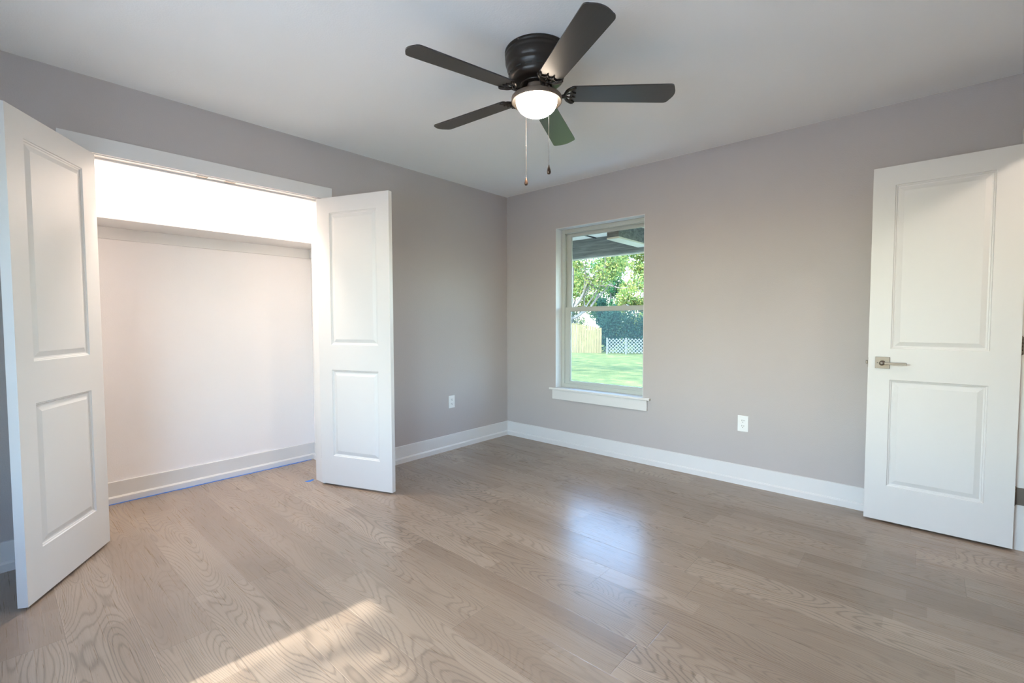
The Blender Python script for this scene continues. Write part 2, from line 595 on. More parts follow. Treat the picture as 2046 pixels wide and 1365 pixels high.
# window wall
WX0, WX1, WZ0, WZ1 = 0.62, 1.513, 0.545, 2.043
m = MB()
m.box(-0.85, WX0, 0, 0.14, 0, H)
m.box(WX1 + 0.045, 5.2, 0, 0.14, 0, H)
m.box(WX1, WX1 + 0.045, 0, 0.0915, WZ0, WZ1)
m.box(WX1, WX1 + 0.045, 0, 0.14, 0, WZ0)
m.box(WX1, WX1 + 0.045, 0, 0.14, WZ1, H)
m.box(WX0, WX1, 0, 0.14, 0, WZ0)
m.box(WX0, WX1, 0, 0.14, WZ1, H)
struct(m.build('wall_back', M['wall']), 'greige painted wall with the single window', 'wall')
# right wall with the doorway to the hall
DY0, DY1, DZ = -0.732, -0.113, 2.05
m = MB()
m.box(W, W + 0.115, DY1 + JT, 0, 0, H)
m.box(W, W + 0.115, -D, DY0 - JT, 0, H)
m.box(W, W + 0.115, DY0 - JT, DY1 + JT, DZ + JT, H)
struct(m.build('wall_right', M['wall']), 'greige wall with the doorway at the right edge', 'wall')
# wall behind the camera with its window opening
RX0, RX1, RZ0, RZ1 = 1.41, 3.25, 0.55, 2.05
m = MB()
m.box(-0.85, RX0, -D - 0.14, -D, 0, H)
m.box(RX1, 5.2, -D - 0.14, -D, 0, H)
m.box(RX0, RX1, -D - 0.14, -D, 0, RZ0)
m.box(RX0, RX1, -D - 0.14, -D, RZ1, H)
struct(m.build('wall_front', M['wall']), 'greige wall with a window opening behind the viewer', 'wall')
# hall beyond the doorway
struct(MB().box(5.0, 5.1, -2.6, 0, 0, H).build('wall_hall', M['wall']), 'greige hall wall beyond the doorway', 'wall')
struct(MB().box(W + 0.115, 5.0, -2.7, -2.6, 0, H).build('wall_hall_end', M['wall']), 'greige end wall of the hall beyond the doorway', 'wall')
# closet shell
struct(MB().box(CX - 0.1, CX, CY0 - 0.1, CY1 + 0.1, 0, H).build('wall_closet_back', M['closet']), 'white back wall of the open closet', 'wall')
struct(MB().box(CX, -0.115, CY1, CY1 + 0.1, 0, H).build('wall_closet_right', M['closet']), 'white side wall of the closet by its right door', 'wall')
struct(MB().box(CX, -0.115, CY0 - 0.1, CY0, 0, H).build('wall_closet_left', M['closet']), 'white side wall of the closet by its left door', 'wall')
struct(MB().box(-0.125, -0.1151, CY0, OY0 - JT, 0, H).box(-0.125, -0.1151, OY1 + JT, CY1, 0, H).box(-0.125, -0.1151, OY0 - JT, OY1 + JT, OZ + JT, H).build('wall_closet_front', M['closet']), 'white inner face of the closet front wall', 'wall')

# closet frame: jambs, head, stop, casing
m = MB()
m.box(-0.125, 0.0, OY0 - JT, OY0, 0, OZ + JT)
m.box(-0.125, 0.0, OY1, OY1 + JT, 0, OZ + JT)
m.box(-0.125, 0.0, OY0, OY1, OZ, OZ + JT)
t1 = m.build('trim_1', M['trim'])
struct(t1, 'white jamb lining the closet opening', 'trim')
MB().box(-0.085, -0.048, OY0, OY1, OZ - 0.010, OZ, 0.001).build('stop', M['trim'], t1)
for yy in (-2.69, -2.54):
    c = MB().box(-0.040, -0.008, yy - 0.028, yy + 0.028, OZ - 0.0018, OZ + 0.001, 0.0006)
    c = c.build('catch_plate', M['nickel'], t1)
    c['label'] = 'small metal ball catch plate'
m = MB()
m.box(0, 0.018, -3.318, -1.893, OZ + 0.004, 2.136, 0.0015)
m.box(0, 0.018, -3.303, -3.226, 0, OZ + 0.004, 0.0015)
m.box(0, 0.018, -1.953, -1.900, 0, OZ + 0.004, 0.0015)
struct(m.build('trim_2', M['trim']), 'flat white casing around the closet opening', 'trim')

# doorway frame on the right
m = MB()
m.box(W, W + 0.115, DY1, DY1 + JT, 0, DZ + JT)
m.box(W, W + 0.115, DY0 - JT, DY0, 0, DZ + JT)
m.box(W, W + 0.115, DY0, DY1, DZ, DZ + JT)
t3 = m.build('trim_3', M['trim'])
struct(t3, 'white jamb of the doorway at the right edge', 'trim')
m = MB()
m.box(W - 0.018, W, DY0 - 0.085, -0.012, DZ + 0.006, 2.148, 0.0015)
m.box(W - 0.018, W, DY1 + 0.006, -0.024, 0, DZ + 0.006, 0.0015)
m.box(W - 0.018, W, DY0 - 0.075, DY0 - 0.006, 0, DZ + 0.006, 0.0015)
struct(m.build('trim_4', M['trim']), 'flat white casing around the doorway at the right', 'trim')

# baseboards: flat board with a shoe strip
BP = [(0, 0), (0.028, 0), (0.028, 0.036), (0.021, 0.0445), (0.014, 0.0450), (0.014, 0.1365), (0.012, 0.139), (0, 0.139)]
def baseboard(name, p0, p1, label, mat='trim'):
    o = MB().prism(BP, p0, p1).build(name, M[mat])
    return struct(o, label, 'baseboard')
# run direction: room lies to the left of the run
baseboard('baseboard_back', (W - 0.018, 0, 0), (0.0, 0, 0), 'white baseboard under the window')
# note: for a run towards -x the left side is -y (into the room)
baseboard('baseboard_left', (0, 0, 0), (0, -1.900, 0), 'white baseboard between the closet and the corner')
baseboard('baseboard_left_end', (0, -3.303, 0), (0, -D, 0), 'white baseboard left of the closet')
baseboard('baseboard_right', (W, -D, 0), (W, DY0 - 0.075, 0), 'white baseboard on the doorway wall')
baseboard('baseboard_front', (0, -D, 0), (W, -D, 0), 'white baseboard behind the viewer')
baseboard('baseboard_closet_back', (CX, CY1, 0), (CX, CY0, 0), 'white baseboard along the closet back wall')
baseboard('baseboard_closet_right', (-0.125, CY1, 0), (CX + 0.028, CY1, 0), 'white baseboard on the closet side wall')

# blue masking tape left on the closet floor
random.seed(5)
def tape(name, pts_back, width_fn, label):
    bm = bmesh.new()
    prev = None
    for i, (x, y) in enumerate(pts_back):
        w = width_fn(i)
        a = bm.verts.new((x, y, 0.0006)); b_ = bm.verts.new((x + w, y, 0.0006))
        c = bm.verts.new((x, y, 0.0001)); d_ = bm.verts.new((x + w, y, 0.0001))
        if prev:
            pa, pb, pc, pd = prev
            for q in ((pa, a, b_, pb), (pb, b_, d_, pd), (pc, pd, d_, c), (pa, pc, c, a)):
                bm.faces.new(q)
        else:
            bm.faces.new((a, b_, d_, c))
        prev = (a, b_, c, d_)
    bm.faces.new((prev[0], prev[2], prev[3], prev[1]))
    bmesh.ops.recalc_face_normals(bm, faces=bm.faces)
    mb = MB(); mb.bm.free(); mb.bm = bm
    return tag(mb.build(name, M['tape']), label, 'tape')
tape('masking_tape', [(CX + 0.0285, CY0 + 0.03 + i * 0.012) for i in range(142)], lambda i: 0.014 + 0.008 * random.random() + (0.006 if random.random() < 0.15 else 0), 'blue masking tape strip along the closet baseboard')
tape('masking_tape', [(-0.150, -2.062 + i * 0.008) for i in range(9)], lambda i: (0.008, 0.026, 0.032, 0.036, 0.034, 0.030, 0.028, 0.024, 0.02)[i], 'scrap of blue masking tape by the foot of the closet jamb')

# closet shelf with cleats
sh = empty('closet_shelf', (CX, (CY0 + CY1) / 2, 1.785))
tag(sh, 'white shelf across the top of the open closet', 'shelf')
hw = (CY1 - CY0) / 2
MB().box(0.0, 0.338, -hw, hw, 0, 0.018, 0.001).build('shelf_board', M['trim'], sh)
MB().box(0.0, 0.018, -hw, hw, -0.075, -0.0002, 0.001).build('cleat', M['trim'], sh)
MB().box(0.019, 0.338, hw - 0.018, hw, -0.075, -0.0002, 0.001).build('cleat', M['trim'], sh)
MB().box(0.019, 0.338, -hw, -hw + 0.018, -0.075, -0.0002, 0.001).build('cleat', M['trim'], sh)

# ------------------------------------------------------------------ panelled doors
PROF = [(0.0, 0.0), (0.0025, 0.0045), (0.0075, 0.0055), (0.0105, 0.0088), (0.0165, 0.0095), (0.0390, 0.0028), (0.0410, 0.0028)]
def make_door(name, loc, rz, side, label, w=0.607, h=2.032, t=0.035, xl=0.100, xr=0.110):
    """leaf from x=0 (hinge edge) to w; seen face at y=0, body on the side 'side'"""
    root = empty(name, loc, rz)
    struct(root, label, 'door')
    zs = (0.0, 0.206, 0.824, 1.002, 1.925, h)
    xs = (0.0, xr, w - xl, w)
    y0, y1 = (0.0, side * t)
    bm = bmesh.new()
    def quad(pts):
        bm.faces.new([bm.verts.new(p) for p in pts])
    for yy in (y0, y1):
        for i in range(3):
            for j in range(5):
                if i == 1 and j in (1, 3):
                    continue
                quad([(xs[i], yy, zs[j]), (xs[i + 1], yy, zs[j]), (xs[i + 1], yy, zs[j + 1]), (xs[i], yy, zs[j + 1])])
    for xx in (0.0, w):
        quad([(xx, y0, 0), (xx, y1, 0), (xx, y1, h), (xx, y0, h)])
    for zz in (0.0, h):
        quad([(0, y0, zz), (w, y0, zz), (w, y1, zz), (0, y1, zz)])
    bmesh.ops.remove_doubles(bm, verts=bm.verts, dist=1e-5)
    bmesh.ops.recalc_face_normals(bm, faces=bm.faces)
    mb = MB(); mb.bm.free(); mb.bm = bm
    mb.build('leaf', M['door'], root)
    for (za, zb) in ((zs[1], zs[2]), (zs[3], zs[4])):
        bm = bmesh.new()
        for yy, sgn in ((y0, side), (y1, -side)):
            prev = None
            for ins, dep in PROF:
                y = yy + sgn * dep
                ring = [bm.verts.new(p) for p in ((xs[1] + ins, y, za + ins), (xs[2] - ins, y, za + ins), (xs[2] - ins, y, zb - ins), (xs[1] + ins, y, zb - ins))]
                if prev:
                    for k in range(4):
                        bm.faces.new((prev[k], prev[(k + 1) % 4], ring[(k + 1) % 4], ring[k]))
                prev = ring
            bm.faces.new(prev)
        bmesh.ops.recalc_face_normals(bm, faces=bm.faces)
        # orient outwards on each face
        for fc in bm.faces:
            c = fc.calc_center_median()
            out = -side if abs(c.y - y0) < abs(c.y - y1) else side
            if fc.normal.y * out < 0:
                fc.normal_flip()
        mb = MB(); mb.bm.free(); mb.bm = bm
        mb.build('panel', M['door'], root)
    return root

dl = make_door('door_1', (0.017, -3.179, 0.012), math.atan2(-0.324, 0.5125), -1, 'open white two-panel closet door at the left edge')
dr = make_door('door_2', (-0.002, -2.001, 0.012), math.atan2(0.2185, 0.5755), 1, 'open white two-panel closet door nearest the window')
de = make_door('door_3', (W - 0.003, -0.150, 0.012), math.pi, -1, 'open white two-panel room door with satin nickel lever')

def hinge(root, z, side):
    """butt hinge: knuckle at the hinge edge, one leaf on the door edge, one on the jamb"""
    hb = MB()
    t = 0.035
    yb = side * (t + 0.004)
    for k in range(5):
        hb.lathe([(0.0065, k * 0.0178), (0.0065, k * 0.0178 + 0.017)], (-0.004, yb, z), 14)
    hb.lathe([(0.0, -0.005), (0.0045, -0.003), (0.0045, 0.093), (0, 0.095)], (-0.004, yb, z), 12)
    hb.box(-0.0022, -0.0002, min(side * 0.002, yb), max(side * 0.002, yb), z, z + 0.089)
    h_ = hb.build('hinge', M['nickel'], root)
    h_['label'] = 'satin nickel butt hinge'
for z in (0.222, 0.990, 1.76):
    hinge(de, z, -1)
# hinge plates let into the jamb belong to the doorway frame
for z in (0.234, 1.002, 1.772):
    c = MB().box(W + 0.004, W + 0.045, DY1 - 0.0016, DY1 + 0.001, z, z + 0.089).build('hinge_plate', M['nickel'], t3)
    c['label'] = 'satin nickel hinge plate'
for root, sd in ((dl, -1), (dr, 1)):
    for z in (0.18, 0.98, 1.76):
        hinge(root, z, sd)

# lever handle and latch
hd_x, hd_z = 0.607 - 0.066, 0.920
for sgn, yf in ((1, 0.0), (-1, -0.035)):
    hd = MB().box(hd_x - 0.033, hd_x + 0.033, min(yf, yf + sgn * 0.008), max(yf, yf + sgn * 0.008), hd_z - 0.033, hd_z + 0.033, 0.0012).build('rosette', M['nickel'], de)
    hd['label'] = 'square satin nickel rosette'
    rot = Matrix.Translation((hd_x, yf, hd_z)) @ Matrix.Rotation(R(-90) * sgn, 4, 'X')
    nk = MB().lathe([(0.0, 0.0), (0.0135, 0.0), (0.0135, 0.006), (0.0105, 0.010), (0.0105, 0.030), (0.0125, 0.036), (0.0125, 0.050), (0.0105, 0.053), (0.0, 0.054)], (0, 0, 0.006), 24, rot)
    lv = nk
    y_a, y_b = yf + sgn * 0.042, yf + sgn * 0.056
    lv.box(hd_x - 0.108, hd_x + 0.006, min(y_a, y_b), max(y_a, y_b), hd_z - 0.0065, hd_z + 0.0065, 0.0012)
    lo = lv.build('lever', M['nickel'], de)
    lo['label'] = 'slim satin nickel lever'
    if sgn == 1:
        kr = Matrix.Translation((hd_x + 0.022, yf + 0.0082, hd_z)) @ Matrix.Rotation(R(-90), 4, 'X')
        MB().lathe([(0.0032, 0.0), (0.0032, 0.0004)], (0, 0, 0), 12, kr).build('keyhole', M['slot'], hd)
lt = MB().box(0.607, 0.6085, -0.030, -0.005, hd_z - 0.028, hd_z + 0.028, 0.0004)
lt.box(0.6085, 0.619, -0.024, -0.011, hd_z - 0.010, hd_z + 0.010, 0.002)
lo = lt.build('latch', M['nickel'], de)
lo['label'] = 'satin nickel latch bolt'

# ------------------------------------------------------------------ window in the far wall
win = empty('window_1', ((WX0 + WX1) / 2, 0, WZ0))
struct(win, 'white single-hung window looking onto the yard', 'window')
def wbox(m, x0, x1, y0, y1, z0, z1, b=0.0):
    cx = (WX0 + WX1) / 2
    return m.box(x0 - cx, x1 - cx, y0, y1, z0 - WZ0, z1 - WZ0, b)
# drywall returns painted white
m = MB()
wbox(m, WX0 - 0.0, WX0 + 0.004, 0.0008, 0.092, WZ0, WZ1)
wbox(m, WX1 - 0.004, WX1, 0.0008, 0.092, WZ0, WZ1)
wbox(m, WX0, WX1, 0.0008, 0.092, WZ1 - 0.004, WZ1)
m.build('reveal', M['trim'], win)
FX0, FX1, FZ0, FZ1 = WX0 + 0.004, WX1 + 0.041, WZ0, WZ1 - 0.004
m = MB()
fw = 0.036
wbox(m, FX0, FX0 + fw, 0.092, 0.150, FZ0, FZ1, 0.001)
wbox(m, FX1 - fw, FX1, 0.092, 0.150, FZ0, FZ1, 0.001)
wbox(m, FX0 + fw, FX1 - fw, 0.092, 0.150, FZ1 - fw, FZ1, 0.001)
wbox(m, FX0 + fw, FX1 - fw, 0.092, 0.150, FZ0, FZ0 + 0.034, 0.001)
# inner ribs
wbox(m, FX0 + fw, FX0 + fw + 0.007, 0.100, 0.104, FZ0 + 0.034, FZ1 - fw)
wbox(m, FX1 - fw - 0.007, FX1 - fw, 0.100, 0.104, FZ0 + 0.034, FZ1 - fw)
wbox(m, FX0 + fw, FX1 - fw, 0.100, 0.104, FZ1 - fw - 0.007, FZ1 - fw)
m.build('window_frame', M['vinyl'], win)
SX0, SX1 = FX0 + fw, FX1 - fw
def sash(y0, y1, z0, z1, st, top, bot):
    m = MB()
    wbox(m, SX0, SX0 + st, y0, y1, z0, z1, 0.0015)
    wbox(m, SX1 - st, SX1, y0, y1, z0, z1, 0.0015)
    wbox(m, SX0 + st, SX1 - st, y0, y1, z1 - top, z1, 0.0015)
    wbox(m, SX0 + st, SX1 - st, y0, y1, z0, z0 + bot, 0.0015)
    # glazing bead
    for a in (wbox,):
        a(m, SX0 + st, SX0 + st + 0.006, y0 + 0.007, y1 - 0.007, z0 + bot, z1 - top)
        a(m, SX1 - st - 0.006, SX1 - st, y0 + 0.007, y1 - 0.007, z0 + bot, z1 - top)
        a(m, SX0 + st, SX1 - st, y0 + 0.007, y1 - 0.007, z0 + bot, z0 + bot + 0.005)
        a(m, SX0 + st, SX1 - st, y0 + 0.007, y1 - 0.007, z1 - top - 0.005, z1 - top)
    s_ = m.build('sash', M['vinyl'], win)
    g = MB()
    ym = (y0 + y1) / 2
    wbox(g, SX0 + st + 0.001, SX1 - st - 0.001, ym - 0.0015, ym + 0.0015, z0 + bot + 0.001, z1 - top - 0.001)
    gp = g.build('pane', M['glass'], s_)
    return s_
sash(0.126, 0.148, 1.275, FZ1 - fw, 0.048, 0.030, 0.030)       # upper sash, outer track
lower = sash(0.098, 0.122, FZ0 + 0.026, 1.307, 0.056, 0.036, 0.032)   # lower sash, inner track
# meeting rail lip and locks
m = MB()
wbox(m, SX0, SX1, 0.094, 0.124, 1.300, 1.309, 0.001)
m.build('lift_rail', M['vinyl'], lower)
for xx in (0.862, 1.285):
    m = MB()
    wbox(m, xx - 0.028, xx + 0.028, 0.098, 0.122, 1.309, 1.314, 0.002)
    wbox(m, xx - 0.016, xx + 0.016, 0.102, 0.120, 1.314, 1.320, 0.002)
    m.build('sash_lock', M['vinyl'], win)
m = MB()
wbox(m, SX0 + 0.004, SX1 - 0.004, 0.156, 0.1564, FZ0 + 0.03, 1.29)
m.build('insect_screen', M['screen'], win)
# stool and apron
m = MB()
wbox(m, 0.563, 1.579, -0.030, -0.0005, 0.525, WZ0, 0.003)
wbox(m, WX0 + 0.001, WX1 - 0.001, -0.002, 0.0915, 0.527, WZ0 + 0.0005)
m.build('window_sill', M['trim'], win)
m = MB()
wbox(m, 0.594, 1.553, -0.018, -0.0003, 0.438, 0.525, 0.0012)
m.build('apron', M['trim'], win)

# window in the wall behind the camera (source of the sun patch), widened for more daylight
w2 = empty('window_2', ((RX0 + RX1) / 2, -D - 0.1, RZ0))
struct(w2, 'white double window behind the viewer', 'window')
hx = (RX1 - RX0) / 2
m = MB()
m.box(-hx, -hx + 0.012, -0.03, 0.03, 0, RZ1 - RZ0)
m.box(hx - 0.012, hx, -0.03, 0.03, 0, RZ1 - RZ0)
m.box(-hx, hx, -0.03, 0.03, RZ1 - RZ0 - 0.012, RZ1 - RZ0)
m.box(-hx, hx, -0.03, 0.03, 0, 0.05)
m.box(-0.03, 0.03, -0.03, 0.03, 0, RZ1 - RZ0)
m.build('window_frame', M['vinyl'], w2)
MB().box(-hx + 0.012, hx - 0.012, -0.002, 0.002, 0.05, RZ1 - RZ0 - 0.012).build('pane', M['glass'], w2)

# ------------------------------------------------------------------ wall outlets
def outlet(loc, rz, label):
    """plate in local xz, facing local -y"""
    o = empty('wall_outlet', loc, rz)
    tag(o, label, 'outlet', 'duplex wall outlets')
    MB().box(-0.0353, 0.0353, -0.006, -0.0002, -0.057, 0.057, 0.0022).build('faceplate', M['plastic'], o)
    for zc in (-0.0195, 0.0195):
        rc = MB()
        rc.box(-0.0165, 0.0165, -0.0072, -0.005, zc - 0.0140, zc + 0.0140, 0.0010)
        r_ = rc.build('receptacle', M['plastic'], o)
        s_ = MB()
        s_.box(-0.0080, -0.0052, -0.0076, -0.0068, zc - 0.001, zc + 0.0085)
        s_.box(0.0052, 0.0080, -0.0076, -0.0068, zc - 0.000, zc + 0.0080)
        rot = Matrix.Translation((0, -0.0068, zc - 0.0075)) @ Matrix.Rotation(R(90), 4, 'X')
        s_.lathe([(0.0026, 0.0), (0.0026, 0.0008)], (0, 0, 0), 12, rot)
        s_.build('slots', M['slot'], r_)
    rot = Matrix.Translation((0, -0.006, 0)) @ Matrix.Rotation(R(90), 4, 'X')
    MB().lathe([(0.0028, 0.0), (0.0022, 0.0010), (0, 0.0012)], (0, 0, 0), 12, rot).build('screw', M['plastic'], o)
    return o
outlet((2.282, 0, 0.439), 0, 'white duplex outlet on the wall right of the window')
outlet((0, -0.765, 0.439), math.pi / 2, 'white duplex outlet between the closet door and the corner')

# ------------------------------------------------------------------ ceiling fan
FXc, FYc, FZb = 1.8425, -1.8153, 2.2461
fan = empty('ceiling_fan', (FXc, FYc, H))
tag(fan, 'dark bronze five-blade ceiling fan with a lit frosted bowl', 'ceiling fan')
dz = lambda z: z - H
hp = [(0.0, 0), (0.146, 0), (0.149, -0.004), (0.149, -0.014), (0.1455, -0.017), (0.148, -0.021), (0.1485, -0.030), (0.146, -0.034), (0.147, -0.040), (0.146, -0.058), (0.141, -0.072), (0.137, -0.080), (0.1385, -0.085), (0.135, -0.092), (0.130, -0.100), (0.1285, -0.122), (0.124, -0.134), (0.113, -0.143), (0.104, -0.146), (0.0, -0.146)]
MB().lathe(hp, (0, 0, 0), 64).build('motor_housing', M['bronze'], fan)
sl = MB()
for k in range(16):
    a = 2 * math.pi * k / 16
    rot = Matrix.Rotation(a, 4, 'Z')
    t = bmesh.new()
    bmesh.ops.create_cube(t, size=1.0)
    t.transform(rot @ Matrix.Translation((0.1292, 0, -0.111)) @ Matrix.Diagonal((0.004, 0.030, 0.006, 1)))
    sl.join(t)
sl.build('vent_slots', M['slot'], fan)
for k in range(3):
    a = 2 * math.pi * k / 3 + 0.62
    rot = Matrix.Rotation(a, 4, 'Z') @ Matrix.Translation((0.1478, 0, -0.009)) @ Matrix.Rotation(R(90), 4, 'Y')
    MB().lathe([(0.004, 0.0), (0.004, 0.0018), (0.002, 0.003), (0, 0.003)], (0, 0, 0), 12, rot).build('screw', M['nickel'], fan)
MB().lathe([(0.0, -0.1462), (0.074, -0.1462), (0.076, -0.149), (0.075, -0.154), (0.072, -0.156), (0.0, -0.156)], (0, 0, 0), 48).build('flywheel', M['bronze'], fan)
MB().lathe([(0.0, -0.1562), (0.050, -0.1562), (0.056, -0.160), (0.057, -0.166), (0.057, -0.196), (0.050, -0.202), (0.0, -0.202)], (0, 0, 0), 48).build('switch_housing', M['pan'], fan)
MB().lathe([(0.040, -0.2025), (0.060, -0.2025), (0.100, -0.2045), (0.1150, -0.208), (0.1185, -0.212), (0.1195, -0.229), (0.1185, -0.2315), (0.1165, -0.2320)], (0, 0, 0), 64, None, False).build('fitter_pan', M['pan'], fan)
MB().lathe([(0.1163, -0.2318), (0.1140, -0.2312), (0.1090, -0.2265), (0.1000, -0.2235), (0.0400, -0.2200)], (0, 0, 0), 64, None, False).build('inner_rim', M['rim'], fan)
bp = []
for i in range(15):
    a = R(90) * i / 14
    bp.append((0.097 * math.cos(a) if i < 14 else 0.0, -0.2290 - 0.068 * math.sin(a)))
bowl = MB().lathe([(0.097, -0.2245)] + bp, (0, 0, 0), 64, None, False).build('glass_bowl', M['bowl'], fan)
bowl['label'] = 'frosted bowl glowing warm white'
A0 = 4.4885
PIT = R(-9.8)
def blade_mesh():
    """blade along +x from root to tip, flat, thickness 6 mm"""
    pts = []
    r_in, r_out = 0.158, 0.648
    w0, w1 = 0.054, 0.0650
    pts.append((r_in, -w0 + 0.012)); pts.append((r_in + 0.004, -w0 + 0.003)); pts.append((r_in + 0.014, -w0))
    # tip with rounded corners
    pts.append((0.600, -w1))
    for i in range(7):
        a = R(-90) + R(78) * i / 6
        pts.append((0.612 + 0.022 * math.cos(a), -w1 + 0.022 + 0.022 * math.sin(a)))
    for i in range(1, 8):
        s = -w1 + 0.020 + (2 * w1 - 0.04) * i / 8
        pts.append((0.634 + 0.014 * (1 - (s / (w1 - 0.02)) ** 2), s))
    for i in range(7):
        a = R(12) + R(78) * i / 6
        pts.append((0.612 + 0.022 * math.cos(a), w1 - 0.022 + 0.022 * math.sin(a)))
    pts.append((0.600, w1))
    pts.append((r_in + 0.014, w0)); pts.append((r_in + 0.004, w0 - 0.003)); pts.append((r_in, w0 - 0.012))
    t = bmesh.new()
    top = [t.verts.new((x, y, 0.003)) for x, y in pts]
    bot = [t.verts.new((x, y, -0.003)) for x, y in pts]
    t.faces.new(top); t.faces.new(bot[::-1])
    for i in range(len(pts)):
        j = (i + 1) % len(pts)
        t.faces.new((top[i], bot[i], bot[j], top[j]))
    bmesh.ops.recalc_face_normals(t, faces=t.faces)
    return t
def iron_mesh(pit):
    """cast blade iron: curved neck, crescent plate and three scroll ribs under the blade root"""
    m = MB()
    neck = [(0.058, 0.0, 0.050), (0.064, 0.001, 0.034), (0.072, 0.002, 0.018), (0.082, 0.003, 0.003), (0.094, 0.003, -0.006), (0.108, 0.002, -0.010), (0.122, 0.001, -0.011), (0.138, 0.0, -0.009)]
    m.tube(neck, [0.0105, 0.0095, 0.009, 0.0088, 0.0088, 0.0088, 0.009, 0.0095], 10)
    tilt = Matrix.Rotation(pit, 4, 'X')
    def und(pts, rad):
        m.tube([(x, y, -0.0065) for x, y in pts], rad, 8, tilt)
    # outer crescent
    cres = []
    for i in range(17):
        a = R(-72) + R(144) * i / 16
        cres.append((0.196 - 0.062 * math.cos(a), 0.058 * math.sin(a) / math.sin(R(72))))
    und(cres, [0.0035] + [0.0065] * 3 + [0.0075] * 9 + [0.0065] * 3 + [0.0035])
    # inner scalloped rib (three lobes) and radial ribs
    for c, wd in ((-0.032, 0.020), (0.0, 0.016), (0.032, 0.020)):
        arc = []
        for i in range(9):
            a = R(-80) + R(160) * i / 8
            arc.append((0.186 - 0.024 * math.cos(a) - (0.0 if abs(c) > 0.01 else -0.002), c + wd * math.sin(a)))
        und(arc, 0.0030)
    for (y0_, y1_) in ((-0.006, -0.016), (0.006, 0.016), (-0.014, -0.046), (0.014, 0.046)):
        und([(0.136, y0_), (0.150, (y0_ + y1_) * 0.55), (0.178, y1_)], [0.0045, 0.0035, 0.0030])
    return m
for k in range(5):
    a = A0 - 2 * math.pi / 5 * k
    rotm = Matrix.Rotation(a, 4, 'Z')
    tilt = Matrix.Rotation(PIT, 4, 'X')
    bm_ = MB()
    bm_.join(blade_mesh())
    b_ = bm_.build('blade', M['blade'], fan)
    b_.matrix_local = Matrix.Translation((0, 0, FZb - H)) @ rotm @ tilt
    ir = iron_mesh(PIT).build('blade_iron', M['bronze'], fan)
    ir.matrix_local = Matrix.Translation((0, 0, FZb - H)) @ rotm
def pull_chain(x, y, z_top, z_cone, z_bot, fobmat):
    c = MB()
    c.lathe([(0.0022, 0.0), (0.0030, -0.003), (0.0030, -0.010), (0.0015, -0.012), (0.0, -0.012)], (x, y, z_top + 0.008), 10)
    z = z_top
    n = int((z_top - z_bot) / 0.0042)
    c.tube([(x, y, z_top), (x, y, z_bot)], 0.0006, 6)
    for i in range(n):
        zz = z_top - 0.0042 * i
        c.lathe([(0, 0.0016), (0.00145, 0.0006), (0.00145, -0.0006), (0, -0.0016)], (x, y, zz), 6)
    c.lathe([(0, 0.005), (0.0022, 0.003), (0.0022, -0.003), (0, -0.005)], (x, y, z_cone), 10)
    ch = c.build('pull_chain', M['chain'], fan)
    MB().lathe([(0.0, 0.012), (0.0020, 0.011), (0.0026, 0.006), (0.0038, 0.002), (0.0070, -0.009), (0.0088, -0.018), (0.0086, -0.024), (0.0062, -0.0295), (0.0, -0.031)], (x, y, z_bot), 20).build('fob', fobmat, ch)
# positions around the light kit, relative to the fan centre
CHAINS = []
for (x, y, zt, zc, zb, fm) in ((0.115, -0.056, 2.222, 2.098, 1.868, M['fob']), (-0.108, 0.052, 2.205, 2.046, 1.884, M['fob'])):
    pull_chain(x, y, zt - H, zc - H, zb - H, fm)

# closet lamp (above the opening, on the closet ceiling)
cl = empty('closet_ceiling_light', (-0.26, -2.55, H))
tag(cl, 'small round dome light on the closet ceiling above the shelf', 'ceiling light')
MB().lathe([(0.0, -0.0002), (0.085, -0.0002), (0.085, -0.020), (0.0, -0.020)], (0, 0, 0), 40).build('light_base', M['trim'], cl)
MB().lathe([(0.078, -0.0205)] + [(0.078 * math.cos(R(90) * i / 10) if i < 10 else 0.0, -0.0205 - 0.045 * math.sin(R(90) * i / 10)) for i in range(11)], (0, 0, 0), 40, None, False).build('light_dome', M['dome'], cl)
lamp('closet_bulb', 'POINT', (-0.26, -2.55, 2.33), 45, (1.0, 0.86, 0.72), 0.05)

# hall lamp beyond the doorway
hl = empty('hall_ceiling_light', (4.20, -0.88, H))
tag(hl, 'round dome light on the hall ceiling beyond the doorway', 'ceiling light')
MB().lathe([(0.0, -0.0002), (0.13, -0.0002), (0.13, -0.022), (0.0, -0.022)], (0, 0, 0), 40).build('light_base', M['trim'], hl)
MB().lathe([(0.12, -0.0225)] + [(0.12 * math.cos(R(90) * i / 10) if i < 10 else 0.0, -0.0225 - 0.05 * math.sin(R(90) * i / 10)) for i in range(11)], (0, 0, 0), 40, None, False).build('light_dome', M['dome'], hl)
lamp('hall_bulb', 'POINT', (4.20, -0.88, 2.32), 13, (1.0, 0.86, 0.72), 0.05)

